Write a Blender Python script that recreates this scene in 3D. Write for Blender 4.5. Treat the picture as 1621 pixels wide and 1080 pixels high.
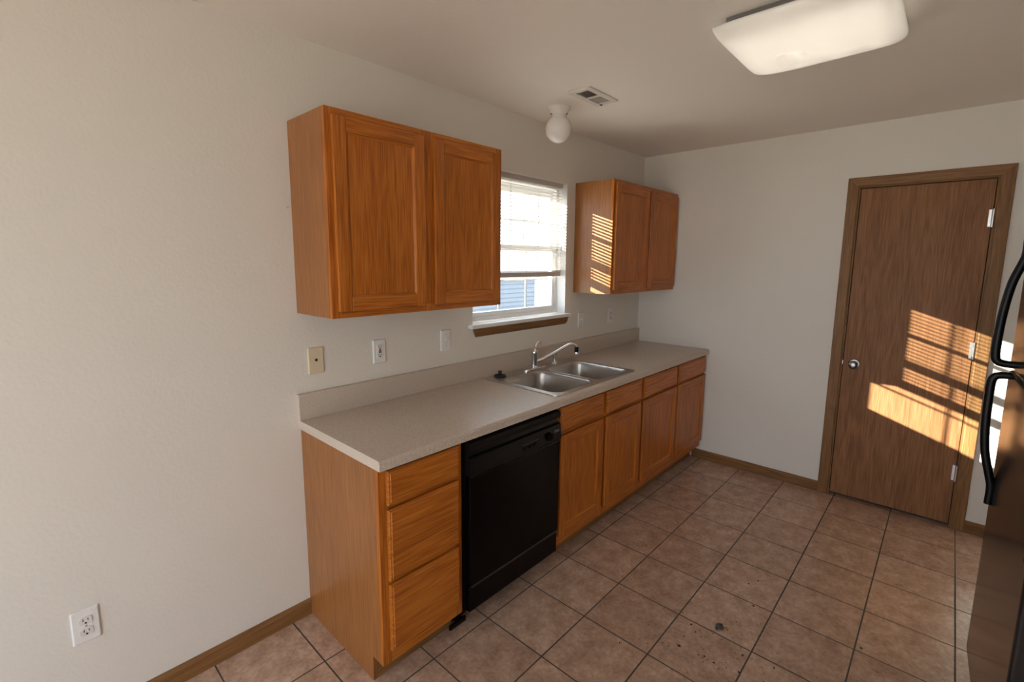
import bpy, bmesh, math, random
from mathutils import Vector, Matrix, noise

random.seed(7)
for o in list(bpy.data.objects):
    bpy.data.objects.remove(o)
SC = bpy.context.scene
COL = SC.collection

# ------------------------------------------------------------------ camera
cam_data = bpy.data.cameras.new('camera')
cam = bpy.data.objects.new('camera', cam_data)
COL.objects.link(cam)
YAW, PIT, ROL = 0.7500255, -0.1392257, 0.0065909
F = Vector((math.cos(PIT) * math.cos(YAW), math.cos(PIT) * math.sin(YAW), math.sin(PIT)))
R0 = Vector((math.sin(YAW), -math.cos(YAW), 0))
U0 = R0.cross(F)
R = math.cos(ROL) * R0 + math.sin(ROL) * U0
U = -math.sin(ROL) * R0 + math.cos(ROL) * U0
M = Matrix.Identity(4)
for i in range(3):
    M[i][0], M[i][1], M[i][2] = R[i], U[i], -F[i]
M.translation = Vector((-0.311034, -1.997420, 1.591049))
cam.matrix_world = M
cam_data.sensor_width = 36.0
cam_data.sensor_fit = 'HORIZONTAL'
cam_data.lens = 755.3656 / 1621 * 36.0
cam_data.shift_x = 10.0726 / 1621
cam_data.shift_y = -19.0444 / 1621
cam_data.clip_start = 0.02
SC.camera = cam

# ------------------------------------------------------------------ sky, sun, exposure
SC.view_settings.view_transform = 'Standard'
SC.view_settings.look = 'None'
SC.view_settings.gamma = 1
SC.view_settings.use_curve_mapping = False
SC.view_settings.exposure = -0.10
SC.cycles.use_denoising = True
SC.cycles.max_bounces = 14
SC.cycles.diffuse_bounces = 8
SC.cycles.transparent_max_bounces = 16
SC.cycles.sample_clamp_indirect = 8

world = bpy.data.worlds.new('sky')
SC.world = world
world.use_nodes = True
bg = world.node_tree.nodes['Background']
bg.inputs['Color'].default_value = (0.86, 0.98, 1.12, 1)
bg.inputs['Strength'].default_value = 4.3

SUN_DIR = Vector((0.658, -1.0, -0.363)).normalized()
sd = bpy.data.lights.new('sun', 'SUN')
sd.energy = 46.0
sd.color = (1.0, 0.95, 0.83)
sd.angle = math.radians(0.4)
sun = bpy.data.objects.new('sun', sd)
COL.objects.link(sun)
sun.rotation_euler = SUN_DIR.to_track_quat('-Z', 'Y').to_euler()
sun.location = (-2, 6, 5)

# daylight portals in the two openings of the room
def portal(name, loc, rot, sx, sy):
    d = bpy.data.lights.new(name, 'AREA')
    d.shape = 'RECTANGLE'
    d.size, d.size_y = sx, sy
    d.cycles.is_portal = True
    o = bpy.data.objects.new(name, d)
    COL.objects.link(o)
    o.location = loc
    o.rotation_euler = rot
portal('patio_daylight', (-2.22, -1.45, 1.06), (0, math.radians(-90), 0), 2.1, 2.3)
portal('window_daylight', (2.0, 0.16, 1.66), (math.radians(-90), 0, 0), 0.9, 0.9)

# ------------------------------------------------------------------ dimensions
L, H = 3.542, 2.470           # far wall plane, ceiling height
XB, YR = -2.2, -2.95          # wall behind the camera, wall behind the fridge
WX0, WX1, WZ0, WZ1 = 1.551, 2.449, 1.235, 2.127    # kitchen window opening

# ------------------------------------------------------------------ materials
def new_mat(name):
    m = bpy.data.materials.new(name)
    m.use_nodes = True
    nt = m.node_tree
    return m, nt, nt.nodes['Principled BSDF']

def N(nt, typ, **kw):
    n = nt.nodes.new(typ)
    for k, v in kw.items():
        setattr(n, k, v)
    return n

def plain(name, col, rough=0.5, metal=0.0, **kw):
    m, nt, b = new_mat(name)
    b.inputs['Base Color'].default_value = (*col, 1)
    b.inputs['Roughness'].default_value = rough
    b.inputs['Metallic'].default_value = metal
    for k, v in kw.items():
        b.inputs[k].default_value = v
    return m

def ramp(nt, stops):
    r = N(nt, 'ShaderNodeValToRGB')
    e = r.color_ramp.elements
    while len(e) < len(stops):
        e.new(0.5)
    for i, (p, c) in enumerate(stops):
        e[i].position = p
        e[i].color = (*c, 1)
    return r

def oak(name, axis, dark, mid, light, rough=0.38, coat=0.10, contrast=1.0, spec=0.35):
    """solid oak: pores and cathedral bands stretched along one axis"""
    m, nt, b = new_mat(name)
    lk = nt.links.new
    tc = N(nt, 'ShaderNodeTexCoord')
    oi = N(nt, 'ShaderNodeObjectInfo')
    mul = N(nt, 'ShaderNodeVectorMath', operation='SCALE')
    mul.inputs[0].default_value = (7.3, 5.1, 3.7)
    lk(oi.outputs['Random'], mul.inputs['Scale'])
    add = N(nt, 'ShaderNodeVectorMath', operation='ADD')
    lk(tc.outputs['Object'], add.inputs[0])
    lk(mul.outputs[0], add.inputs[1])
    def stretched(along, across):
        mp = N(nt, 'ShaderNodeMapping')
        s = [across] * 3
        s['xyz'.index(axis)] = along
        mp.inputs['Scale'].default_value = s
        lk(add.outputs[0], mp.inputs['Vector'])
        return mp
    n1 = N(nt, 'ShaderNodeTexNoise')           # broad cathedral figure
    n1.inputs['Scale'].default_value = 1.0
    n1.inputs['Detail'].default_value = 2.0
    n1.inputs['Distortion'].default_value = 0.4
    lk(stretched(0.9, 9.0).outputs[0], n1.inputs['Vector'])
    rings = N(nt, 'ShaderNodeMath', operation='MULTIPLY')
    rings.inputs[1].default_value = 60.0
    lk(n1.outputs['Fac'], rings.inputs[0])
    sn = N(nt, 'ShaderNodeMath', operation='SINE')
    lk(rings.outputs[0], sn.inputs[0])
    n2 = N(nt, 'ShaderNodeTexNoise')           # fine pores
    n2.inputs['Scale'].default_value = 1.0
    n2.inputs['Detail'].default_value = 3.0
    lk(stretched(6.0, 210.0).outputs[0], n2.inputs['Vector'])
    n3 = N(nt, 'ShaderNodeTexNoise')           # slow tone change
    n3.inputs['Scale'].default_value = 1.0
    n3.inputs['Detail'].default_value = 1.0
    lk(stretched(1.0, 11.0).outputs[0], n3.inputs['Vector'])
    a1 = N(nt, 'ShaderNodeMath', operation='MULTIPLY_ADD')
    lk(sn.outputs[0], a1.inputs[0])
    a1.inputs[1].default_value = 0.07 * contrast
    lk(n2.outputs['Fac'], a1.inputs[2])
    a2 = N(nt, 'ShaderNodeMath', operation='MULTIPLY_ADD')
    lk(n3.outputs['Fac'], a2.inputs[0])
    a2.inputs[1].default_value = 0.40 * contrast
    lk(a1.outputs[0], a2.inputs[2])
    c0 = 0.5 + 0.2 * contrast
    rp = ramp(nt, [(c0 - 0.21, dark), (c0, mid), (c0 + 0.20, light)])
    lk(a2.outputs[0], rp.inputs[0])
    lk(rp.outputs[0], b.inputs['Base Color'])
    b.inputs['Roughness'].default_value = rough
    b.inputs['Coat Weight'].default_value = coat
    b.inputs['Specular IOR Level'].default_value = spec
    b.inputs['Coat Roughness'].default_value = 0.22
    bp = N(nt, 'ShaderNodeBump')
    bp.inputs['Strength'].default_value = 0.06
    bp.inputs['Distance'].default_value = 0.002
    lk(n2.outputs['Fac'], bp.inputs['Height'])
    lk(bp.outputs[0], b.inputs['Normal'])
    return m

CAB = ((0.27, 0.073, 0.007), (0.415, 0.121, 0.012), (0.53, 0.178, 0.024))
OAK_Z = oak('honey_oak_upright', 'z', *CAB, contrast=0.7)
OAK_X = oak('honey_oak_lengthwise', 'x', *CAB, contrast=0.85)
SIDE = ((0.21, 0.075, 0.018), (0.285, 0.108, 0.027), (0.345, 0.14, 0.038))
OAK_SIDE = oak('oak_veneer_side', 'z', *SIDE, contrast=0.55, coat=0.15, spec=0.4)
DOORC = ((0.18, 0.078, 0.032), (0.25, 0.115, 0.050), (0.31, 0.150, 0.068))
OAK_DOOR = oak('oak_laminate_door', 'z', *DOORC, rough=0.45, coat=0.0, contrast=0.8, spec=0.18)
TRIMC = ((0.155, 0.072, 0.025), (0.215, 0.104, 0.036), (0.265, 0.135, 0.052))
TRIM_Z = oak('oak_casing_upright', 'z', *TRIMC, rough=0.45, coat=0.0, spec=0.25)
TRIM_Y = oak('oak_casing_across', 'y', *TRIMC, rough=0.45, coat=0.0, spec=0.25)
TRIM_X = oak('oak_trim_lengthwise', 'x', *TRIMC, rough=0.45, coat=0.0, spec=0.25)
GAP_SHADE = plain('gap_shade_dark', (0.012, 0.008, 0.006), 0.8)

def paint(name, col, bump, scale=75.0, rough=0.55):
    m, nt, b = new_mat(name)
    lk = nt.links.new
    tc = N(nt, 'ShaderNodeTexCoord')
    n = N(nt, 'ShaderNodeTexNoise')
    n.inputs['Scale'].default_value = scale
    n.inputs['Detail'].default_value = 2.5
    lk(tc.outputs['Object'], n.inputs['Vector'])
    bp = N(nt, 'ShaderNodeBump')
    bp.inputs['Strength'].default_value = bump
    bp.inputs['Distance'].default_value = 0.004
    lk(n.outputs['Fac'], bp.inputs['Height'])
    lk(bp.outputs[0], b.inputs['Normal'])
    b.inputs['Base Color'].default_value = (*col, 1)
    b.inputs['Roughness'].default_value = rough
    return m

WALL = paint('offwhite_wall_paint', (0.74, 0.705, 0.65), 0.22)
CEIL = paint('offwhite_ceiling_paint', (0.86, 0.81, 0.755), 0.18, 60.0, 0.8)
WHITE_TRIM = plain('white_painted_wood', (0.80, 0.80, 0.79), 0.35)
VINYL = plain('white_vinyl', (0.80, 0.80, 0.80), 0.35)

def tile_mat():
    m, nt, b = new_mat('brown_ceramic_tile')
    lk = nt.links.new
    tc = N(nt, 'ShaderNodeTexCoord')
    mp = N(nt, 'ShaderNodeMapping')
    mp.inputs['Location'].default_value = (-(1.0688 - 0.3083 * 20), 0.6159 + 0.3083 * 20, 0)
    lk(tc.outputs['Object'], mp.inputs['Vector'])
    br = N(nt, 'ShaderNodeTexBrick')
    br.offset = 0.0
    br.squash = 1.0
    br.inputs['Scale'].default_value = 1.0
    br.inputs['Brick Width'].default_value = 0.3083
    br.inputs['Row Height'].default_value = 0.3083
    br.inputs['Mortar Size'].default_value = 0.0034
    br.inputs['Mortar Smooth'].default_value = 0.25
    br.inputs['Bias'].default_value = 0.0
    br.inputs['Color1'].default_value = (0.0, 0.0, 0.0, 1)
    br.inputs['Color2'].default_value = (1.0, 1.0, 1.0, 1)
    br.inputs['Mortar'].default_value = (0.5, 0.5, 0.5, 1)
    lk(mp.outputs[0], br.inputs['Vector'])
    n1 = N(nt, 'ShaderNodeTexNoise')
    n1.inputs['Scale'].default_value = 12.0
    n1.inputs['Detail'].default_value = 6.0
    n1.inputs['Roughness'].default_value = 0.7
    lk(tc.outputs['Object'], n1.inputs['Vector'])
    n2 = N(nt, 'ShaderNodeTexNoise')
    n2.inputs['Scale'].default_value = 60.0
    n2.inputs['Detail'].default_value = 4.0
    lk(tc.outputs['Object'], n2.inputs['Vector'])
    ad = N(nt, 'ShaderNodeMath', operation='MULTIPLY_ADD')
    lk(n2.outputs['Fac'], ad.inputs[0]); ad.inputs[1].default_value = 0.45
    lk(n1.outputs['Fac'], ad.inputs[2])
    ad2 = N(nt, 'ShaderNodeMath', operation='MULTIPLY_ADD')
    lk(br.outputs['Color'], ad2.inputs[0]); ad2.inputs[1].default_value = 0.12
    lk(ad.outputs[0], ad2.inputs[2])
    rp = ramp(nt, [(0.54, (0.31, 0.19, 0.135)), (0.80, (0.45, 0.30, 0.222)), (0.98, (0.56, 0.40, 0.31))])
    lk(ad2.outputs[0], rp.inputs[0])
    gn = N(nt, 'ShaderNodeTexNoise')
    gn.inputs['Scale'].default_value = 1.7
    lk(tc.outputs['Object'], gn.inputs['Vector'])
    grp = ramp(nt, [(0.35, (0.035, 0.026, 0.021)), (0.7, (0.095, 0.072, 0.058))])
    lk(gn.outputs['Fac'], grp.inputs[0])
    mx = N(nt, 'ShaderNodeMix', data_type='RGBA')
    lk(br.outputs['Fac'], mx.inputs['Factor'])
    lk(rp.outputs[0], mx.inputs['A'])
    lk(grp.outputs[0], mx.inputs['B'])
    lk(mx.outputs['Result'], b.inputs['Base Color'])
    rr = N(nt, 'ShaderNodeMath', operation='MULTIPLY_ADD')
    lk(br.outputs['Fac'], rr.inputs[0]); rr.inputs[1].default_value = 0.5; rr.inputs[2].default_value = 0.26
    lk(rr.outputs[0], b.inputs['Roughness'])
    inv = N(nt, 'ShaderNodeMath', operation='MULTIPLY_ADD')
    lk(br.outputs['Fac'], inv.inputs[0]); inv.inputs[1].default_value = -1.0
    lk(ad.outputs[0], inv.inputs[2])
    bp = N(nt, 'ShaderNodeBump')
    bp.inputs['Strength'].default_value = 0.35
    bp.inputs['Distance'].default_value = 0.003
    lk(inv.outputs[0], bp.inputs['Height'])
    lk(bp.outputs[0], b.inputs['Normal'])
    return m
TILE = tile_mat()

def laminate_mat():
    m, nt, b = new_mat('speckled_laminate')
    lk = nt.links.new
    tc = N(nt, 'ShaderNodeTexCoord')
    n1 = N(nt, 'ShaderNodeTexNoise')
    n1.inputs['Scale'].default_value = 330.0
    n1.inputs['Detail'].default_value = 2.0
    lk(tc.outputs['Object'], n1.inputs['Vector'])
    rp = ramp(nt, [(0.28, (0.34, 0.28, 0.23)), (0.45, (0.53, 0.45, 0.38)), (0.58, (0.58, 0.50, 0.43)), (0.72, (0.72, 0.65, 0.57))])
    lk(n1.outputs['Fac'], rp.inputs[0])
    lk(rp.outputs[0], b.inputs['Base Color'])
    b.inputs['Roughness'].default_value = 0.36
    return m
LAM = laminate_mat()

def steel_mat():
    m, nt, b = new_mat('brushed_stainless')
    lk = nt.links.new
    tc = N(nt, 'ShaderNodeTexCoord')
    mp = N(nt, 'ShaderNodeMapping')
    mp.inputs['Scale'].default_value = (6, 60, 6)
    lk(tc.outputs['Object'], mp.inputs['Vector'])
    n = N(nt, 'ShaderNodeTexNoise')
    n.inputs['Scale'].default_value = 1.0
    lk(mp.outputs[0], n.inputs['Vector'])
    rp = ramp(nt, [(0.3, (0.29, 0.29, 0.29)), (0.7, (0.34, 0.34, 0.34))])
    lk(n.outputs['Fac'], rp.inputs[0])
    lk(rp.outputs[0], b.inputs['Roughness'])
    b.inputs['Base Color'].default_value = (0.50, 0.475, 0.45, 1)
    b.inputs['Metallic'].default_value = 1.0
    return m
STEEL = steel_mat()
CHROME = plain('chrome', (0.80, 0.80, 0.82), 0.08, 1.0)
NICKEL = plain('satin_nickel', (0.62, 0.60, 0.57), 0.28, 1.0)
KNOB = plain('dull_pewter', (0.30, 0.28, 0.26), 0.25, 1.0)
BLACK = plain('black_gloss_plastic', (0.0015, 0.001, 0.001), 0.16, **{'Specular IOR Level': 0.12})
BLACK_SATIN = plain('black_satin_plastic', (0.004, 0.003, 0.003), 0.36, **{'Specular IOR Level': 0.22})
BLACK_TEX = plain('black_textured_steel', (0.005, 0.005, 0.006), 0.6, **{'Specular IOR Level': 0.2})
FRIDGE_GLOSS = plain('black_fridge_enamel', (0.012, 0.011, 0.011), 0.17)
RUBBER = plain('black_rubber', (0.012, 0.012, 0.012), 0.6)
PLATE_W = plain('white_plate_plastic', (0.78, 0.77, 0.76), 0.35)
PLATE_A = plain('almond_plate_plastic', (0.66, 0.56, 0.40), 0.4)
SLOT = plain('dark_slot', (0.012, 0.010, 0.010), 0.7)
RED_BTN = plain('red_button_plastic', (0.28, 0.035, 0.02), 0.4)
LIP = plain('lip_highlight_grey', (0.03, 0.028, 0.027), 0.3)
GREY_MARK = plain('grey_print', (0.10, 0.10, 0.105), 0.5)
PORCELAIN = plain('white_porcelain', (0.74, 0.71, 0.68), 0.25)
VENT_W = plain('white_vent_enamel', (0.70, 0.66, 0.62), 0.45)
PAN_SHADE = plain('pan_shade_grey', (0.16, 0.15, 0.14), 0.5)
VENT_D = plain('vent_duct_dark', (0.13, 0.11, 0.10), 0.8)

def opal(name, col, rough=0.25):
    return plain(name, col, rough, **{'Subsurface Weight': 0.0, 'Coat Weight': 0.3, 'Coat Roughness': 0.08})
OPAL = opal('opal_glass', (0.80, 0.76, 0.74))

def glass_mat():
    m = bpy.data.materials.new('window_glass')
    m.use_nodes = True
    nt = m.node_tree
    nt.nodes.clear()
    out = N(nt, 'ShaderNodeOutputMaterial')
    tr = N(nt, 'ShaderNodeBsdfTransparent')
    tr.inputs[0].default_value = (0.93, 0.95, 0.95, 1)
    gl = N(nt, 'ShaderNodeBsdfGlossy')
    gl.inputs['Roughness'].default_value = 0.02
    mx = N(nt, 'ShaderNodeMixShader')
    mx.inputs[0].default_value = 0.06
    nt.links.new(tr.outputs[0], mx.inputs[1])
    nt.links.new(gl.outputs[0], mx.inputs[2])
    nt.links.new(mx.outputs[0], out.inputs[0])
    return m
GLASS = glass_mat()

def translucent_mat(name, col, amount, rough=0.4):
    m, nt, b = new_mat(name)
    b.inputs['Base Color'].default_value = (*col, 1)
    b.inputs['Roughness'].default_value = rough
    t = N(nt, 'ShaderNodeBsdfTranslucent')
    t.inputs[0].default_value = (*col, 1)
    mx = N(nt, 'ShaderNodeMixShader')
    mx.inputs[0].default_value = amount
    out = nt.nodes['Material Output']
    nt.links.new(b.outputs[0], mx.inputs[1])
    nt.links.new(t.outputs[0], mx.inputs[2])
    nt.links.new(mx.outputs[0], out.inputs[0])
    return m
SLAT = translucent_mat('white_blind_slat', (0.58, 0.54, 0.505), 0.04)
DIFFUSER = translucent_mat('white_acrylic_diffuser', (0.88, 0.87, 0.84), 0.42, 0.12)

def emit(name, col, s):
    m, nt, b = new_mat(name)
    b.inputs['Base Color'].default_value = (0.8, 0.8, 0.8, 1)
    b.inputs['Emission Color'].default_value = (*col, 1)
    b.inputs['Emission Strength'].default_value = s
    return m
TUBE = emit('lit_fluorescent_tube', (1.0, 0.97, 0.92), 10.0)

# ------------------------------------------------------------------ mesh helpers
def box(bm, x0, x1, y0, y1, z0, z1, bev=0.0, mi=0, seg=2):
    vs = [bm.verts.new((x, y, z)) for x in (x0, x1) for y in (y0, y1) for z in (z0, z1)]
    fs = [bm.faces.new([vs[i] for i in q]) for q in
          ((0, 1, 3, 2), (4, 6, 7, 5), (0, 4, 5, 1), (2, 3, 7, 6), (0, 2, 6, 4), (1, 5, 7, 3))]
    for f in fs:
        f.material_index = mi
    if bev > 0:
        es = list({e for f in fs for e in f.edges})
        r = bmesh.ops.bevel(bm, geom=es, offset=bev, segments=seg, profile=0.5, affect='EDGES')
        for f in r['faces']:
            f.material_index = mi
    return fs

def prism(bm, poly, axis, a, b, mi=0, close=True):
    """extrude a 2D outline along an axis; outline coords are the other two axes in order"""
    ax = 'xyz'.index(axis)
    def p(u, v, t):
        c = [u, v]
        c.insert(ax, t)
        return c
    A = [bm.verts.new(p(u, v, a)) for u, v in poly]
    B = [bm.verts.new(p(u, v, b)) for u, v in poly]
    n = len(poly)
    for i in range(n):
        f = bm.faces.new((A[i], A[(i + 1) % n], B[(i + 1) % n], B[i]))
        f.material_index = mi
    if close:
        for vs in (A[::-1], B):
            f = bm.faces.new(vs)
            f.material_index = mi

def ring_pts(c, d, r, n, ref=None):
    d = Vector(d).normalized()
    ref = Vector(ref) if ref else (Vector((0, 0, 1)) if abs(d.z) < 0.9 else Vector((1, 0, 0)))
    u = d.cross(ref).normalized()
    v = d.cross(u).normalized()
    if not isinstance(r, (tuple, list)):
        r = (r, r)
    return [Vector(c) + u * r[0] * math.cos(2 * math.pi * i / n) + v * r[1] * math.sin(2 * math.pi * i / n) for i in range(n)]

def tube(bm, pts, rads, n=12, mi=0, ref=None):
    pts = [Vector(p) for p in pts]
    if not isinstance(rads, list):
        rads = [rads] * len(pts)
    rings = []
    for i, p in enumerate(pts):
        if i == 0: d = pts[1] - p
        elif i == len(pts) - 1: d = p - pts[i - 1]
        else: d = (pts[i + 1] - p).normalized() + (p - pts[i - 1]).normalized()
        rings.append([bm.verts.new(q) for q in ring_pts(p, d, rads[i], n, ref)])
    for a, b in zip(rings, rings[1:]):
        for i in range(n):
            bm.faces.new((a[i], a[(i + 1) % n], b[(i + 1) % n], b[i])).material_index = mi
    bm.faces.new(rings[0][::-1]).material_index = mi
    bm.faces.new(rings[-1]).material_index = mi

def smooth_path(ctrl, k=6):
    """Catmull-Rom through control points"""
    P = [Vector(c) for c in ctrl]
    P = [2 * P[0] - P[1]] + P + [2 * P[-1] - P[-2]]
    out = []
    for i in range(1, len(P) - 2):
        for j in range(k):
            t = j / k
            a, b, c, d = P[i - 1], P[i], P[i + 1], P[i + 2]
            out.append(0.5 * ((2 * b) + (c - a) * t + (2 * a - 5 * b + 4 * c - d) * t * t + (3 * b - a - 3 * c + d) * t ** 3))
    out.append(P[-2])
    return out

def lathe(bm, prof, c, axis='z', n=28, mi=0):
    """prof: list of (radius, height) along axis from c"""
    rings = []
    for r, h in prof:
        ring = []
        for i in range(n):
            a = 2 * math.pi * i / n
            u, v = r * math.cos(a), r * math.sin(a)
            q = {'z': (u, v, h), 'y': (u, h, v), 'x': (h, u, v)}[axis]
            ring.append(bm.verts.new(Vector(c) + Vector(q)))
        rings.append(ring)
    for a, b in zip(rings, rings[1:]):
        for i in range(n):
            bm.faces.new((a[i], a[(i + 1) % n], b[(i + 1) % n], b[i])).material_index = mi
    bm.faces.new(rings[0][::-1]).material_index = mi
    bm.faces.new(rings[-1]).material_index = mi

def rrect(x0, x1, y0, y1, r, n=6):
    pts = []
    for cx, cy, a0 in ((x1 - r, y1 - r, 0), (x0 + r, y1 - r, 90), (x0 + r, y0 + r, 180), (x1 - r, y0 + r, 270)):
        for i in range(n + 1):
            a = math.radians(a0 + 90 * i / n)
            pts.append((cx + r * math.cos(a), cy + r * math.sin(a)))
    return pts

def BM():
    return bmesh.new()

def obj(name, bm, mats, parent=None, origin=None, smooth=None, label=None):
    """one mesh object; vertices are given in room space and kept relative to the root's origin"""
    bmesh.ops.recalc_face_normals(bm, faces=bm.faces[:])
    root = parent
    while root is not None and root.parent is not None:
        root = root.parent
    off = Vector(root['_o']) if root is not None else Vector(origin or (0, 0, 0))
    if root is None and origin is None:
        off = Vector((0, 0, 0))
    bmesh.ops.translate(bm, verts=bm.verts[:], vec=-off)
    me = bpy.data.meshes.new(name)
    bm.to_mesh(me)
    bm.free()
    for m in (mats if isinstance(mats, (list, tuple)) else [mats]):
        me.materials.append(m)
    o = bpy.data.objects.new(name, me)
    COL.objects.link(o)
    if parent is not None:
        o.parent = parent
    else:
        o.location = off
        o['_o'] = off[:]
    if smooth:
        me.polygons.foreach_set('use_smooth', [True] * len(me.polygons))
        md = o.modifiers.new('edge_split', 'EDGE_SPLIT')
        md.split_angle = math.radians(smooth)
    if label:
        o['label'] = label
    return o

def tag(o, label, cat, group=None, kind=None):
    o['label'] = label
    o['category'] = cat
    if group: o['group'] = group
    if kind: o['kind'] = kind
    return o

def thing(name, label, cat, loc, group=None):
    o = bpy.data.objects.new(name, None)
    o.empty_display_size = 0.05
    COL.objects.link(o)
    o.location = loc
    o['_o'] = tuple(loc)
    return tag(o, label, cat, group)

def struct(name, bm, mats, label, cat, smooth=None, origin=None):
    o = obj(name, bm, mats, None, origin, smooth)
    return tag(o, label, cat, None, 'structure')

# ------------------------------------------------------------------ room shell
b = BM(); box(b, XB - 0.1, L + 0.12, YR - 0.12, 0.14, -0.08, 0)
struct('floor', b, TILE, 'brown square ceramic tile floor with dark grout', 'floor')
b = BM(); box(b, XB - 0.1, L + 0.12, YR - 0.12, 0.14, H, H + 0.1)
struct('ceiling', b, CEIL, 'plain off-white ceiling over the kitchen', 'ceiling')

b = BM()   # window wall with its opening
T = 0.14
for x0, x1, z0, z1 in ((-4.5, WX0, 0, H), (WX1, L + 0.12, 0, H), (WX0, WX1, 0, WZ0 - 0.025), (WX0, WX1, WZ1, H)):  # runs on unseen past the back wall, added to block sun at the patio
    box(b, x0, x1, 0, T, z0, z1)
struct('wall_left', b, WALL, 'long off-white textured wall holding the cabinets and window', 'wall')

b = BM()   # far wall with the door opening
DY0, DY1, DZ = -1.500, -2.135, 2.082
box(b, L, L + 0.12, DY0, 0, 0, H)
box(b, L, L + 0.12, YR, DY1, 0, H)
box(b, L, L + 0.12, DY1, DY0, DZ, H)
struct('wall_far', b, WALL, 'off-white end wall around the brown door', 'wall')
b = BM(); box(b, XB - 0.1, L + 0.12, YR - 0.12, YR, 0, H)
struct('wall_right', b, WALL, 'off-white wall behind the black refrigerator', 'wall')
b = BM()   # wall behind the camera with a patio opening
PY0, PY1, PZ = -2.6, -0.30, 2.1
box(b, XB - 0.1, XB, YR, PY0, 0, H)
box(b, XB - 0.1, XB, PY1, 0, 0, H)
box(b, XB - 0.1, XB, PY0, PY1, PZ, H)
struct('wall_back', b, WALL, 'off-white wall with the wide patio opening', 'wall')

def base_profile(h=0.072, t=0.013):
    return [(0, 0), (t, 0), (t, h - 0.014), (t - 0.004, h - 0.006), (t - 0.008, h), (0, h)]
b = BM(); prism(b, [(-u, v) for u, v in base_profile()], 'x', XB, 0.537)
struct('baseboard_left', b, TRIM_X, 'brown oak baseboard along the cabinet wall', 'baseboard')
b = BM()
def base_far(bm, y0, y1):
    A = base_profile()
    va = [bm.verts.new((L - u, y0, v)) for u, v in A]
    vb = [bm.verts.new((L - u, y1, v)) for u, v in A]
    n = len(A)
    for i in range(n):
        bm.faces.new((va[i], va[(i + 1) % n], vb[(i + 1) % n], vb[i]))
    bm.faces.new(va[::-1]); bm.faces.new(vb)
base_far(b, -0.545, -1.441)
base_far(b, -2.194, YR + 0.001)
struct('baseboard_far', b, TRIM_Y, 'brown oak baseboard under the end wall beside the door', 'baseboard')

# ------------------------------------------------------------------ door with casing
b = BM()
CT = 0.017
def casing_outline():
    # profile across the casing: (offset from inner edge, thickness)
    return [(0, 0.0), (0, 0.011), (0.006, 0.014), (0.020, 0.015), (0.042, CT), (0.056, CT), (0.0595, 0.013), (0.0595, 0)]
def casing(bm):
    yi0, yi1, zi = -1.5005, -2.1345, 2.0805
    prof = casing_outline()
    # path: left bottom -> left top -> right top -> right bottom, mitred
    def station(k, off, t):
        if k == 0: return (L - t, yi0 + off, 0.0)
        if k == 1: return (L - t, yi0 + off, zi + off)
        if k == 2: return (L - t, yi1 - off, zi + off)
        return (L - t, yi1 - off, 0.0)
    st = [[bm.verts.new(station(k, o, t)) for o, t in prof] for k in range(4)]
    n = len(prof)
    for k in range(3):
        for i in range(n):
            f = bm.faces.new((st[k][i], st[k][(i + 1) % n], st[k + 1][(i + 1) % n], st[k + 1][i]))
            f.material_index = 1 if k == 1 else 0
    bm.faces.new(st[0][::-1]); bm.faces.new(st[3])
casing(b)
# jamb lining
box(b, L + 0.0005, L + 0.118, -1.5085, -1.5003, 0, 2.0815, mi=0)
box(b, L + 0.0005, L + 0.118, -2.1347, -2.1265, 0, 2.0815, mi=0)
box(b, L + 0.0005, L + 0.118, -2.1265, -1.5085, 2.074, 2.0815, mi=1)
# dark sheet across the opening behind the leaf, shade in the gaps as colour
box(b, L + 0.05, L + 0.06, -2.1265, -1.5085, 0.0, 2.074, mi=2)
struct('trim_1', b, [TRIM_Z, TRIM_Y, GAP_SHADE], 'brown oak casing framing the door', 'door casing')

b = BM(); box(b, L + 0.006, L + 0.042, -2.1235, -1.5115, 0.020, 2.070, 0.002)
door = obj('door_1', b, OAK_DOOR, None, (L + 0.02, -1.8, 0))
tag(door, 'flush brown oak interior door with knob, patched by sunlight', 'door', None, 'structure')
b = BM()
kc = (L + 0.006, -1.572, 0.935)
lathe(b, [(0.0325, 0), (0.0325, -0.004), (0.029, -0.008), (0.014, -0.010), (0.012, -0.026), (0.016, -0.031), (0.0245, -0.037),
          (0.0275, -0.047), (0.0265, -0.056), (0.020, -0.062), (0.009, -0.0635)], kc, 'x', 32)
kn = obj('door_knob', b, KNOB, door, smooth=40, label='dull pewter round door knob')
for zc in (1.853, 1.098, 0.348):
    b = BM()
    tube(b, [(L - 0.006, -2.1265, zc - 0.049), (L - 0.006, -2.1265, zc + 0.049)], 0.0068, 14)
    for k in (-0.049, -0.018, 0.018, 0.049):
        tube(b, [(L - 0.006, -2.1265, zc + k - 0.001), (L - 0.006, -2.1265, zc + k + 0.001)], 0.0074, 14)
    box(b, L - 0.0005, L + 0.0065, -2.1265, -2.108, zc - 0.047, zc + 0.047)
    obj('hinge', b, NICKEL, door, smooth=40, label='bright steel butt hinge')
b = BM(); box(b, L + 0.001, L + 0.012, -1.5095, -1.5055, 0.925, 0.955)
obj('latch_plate', b, CHROME, door)

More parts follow.
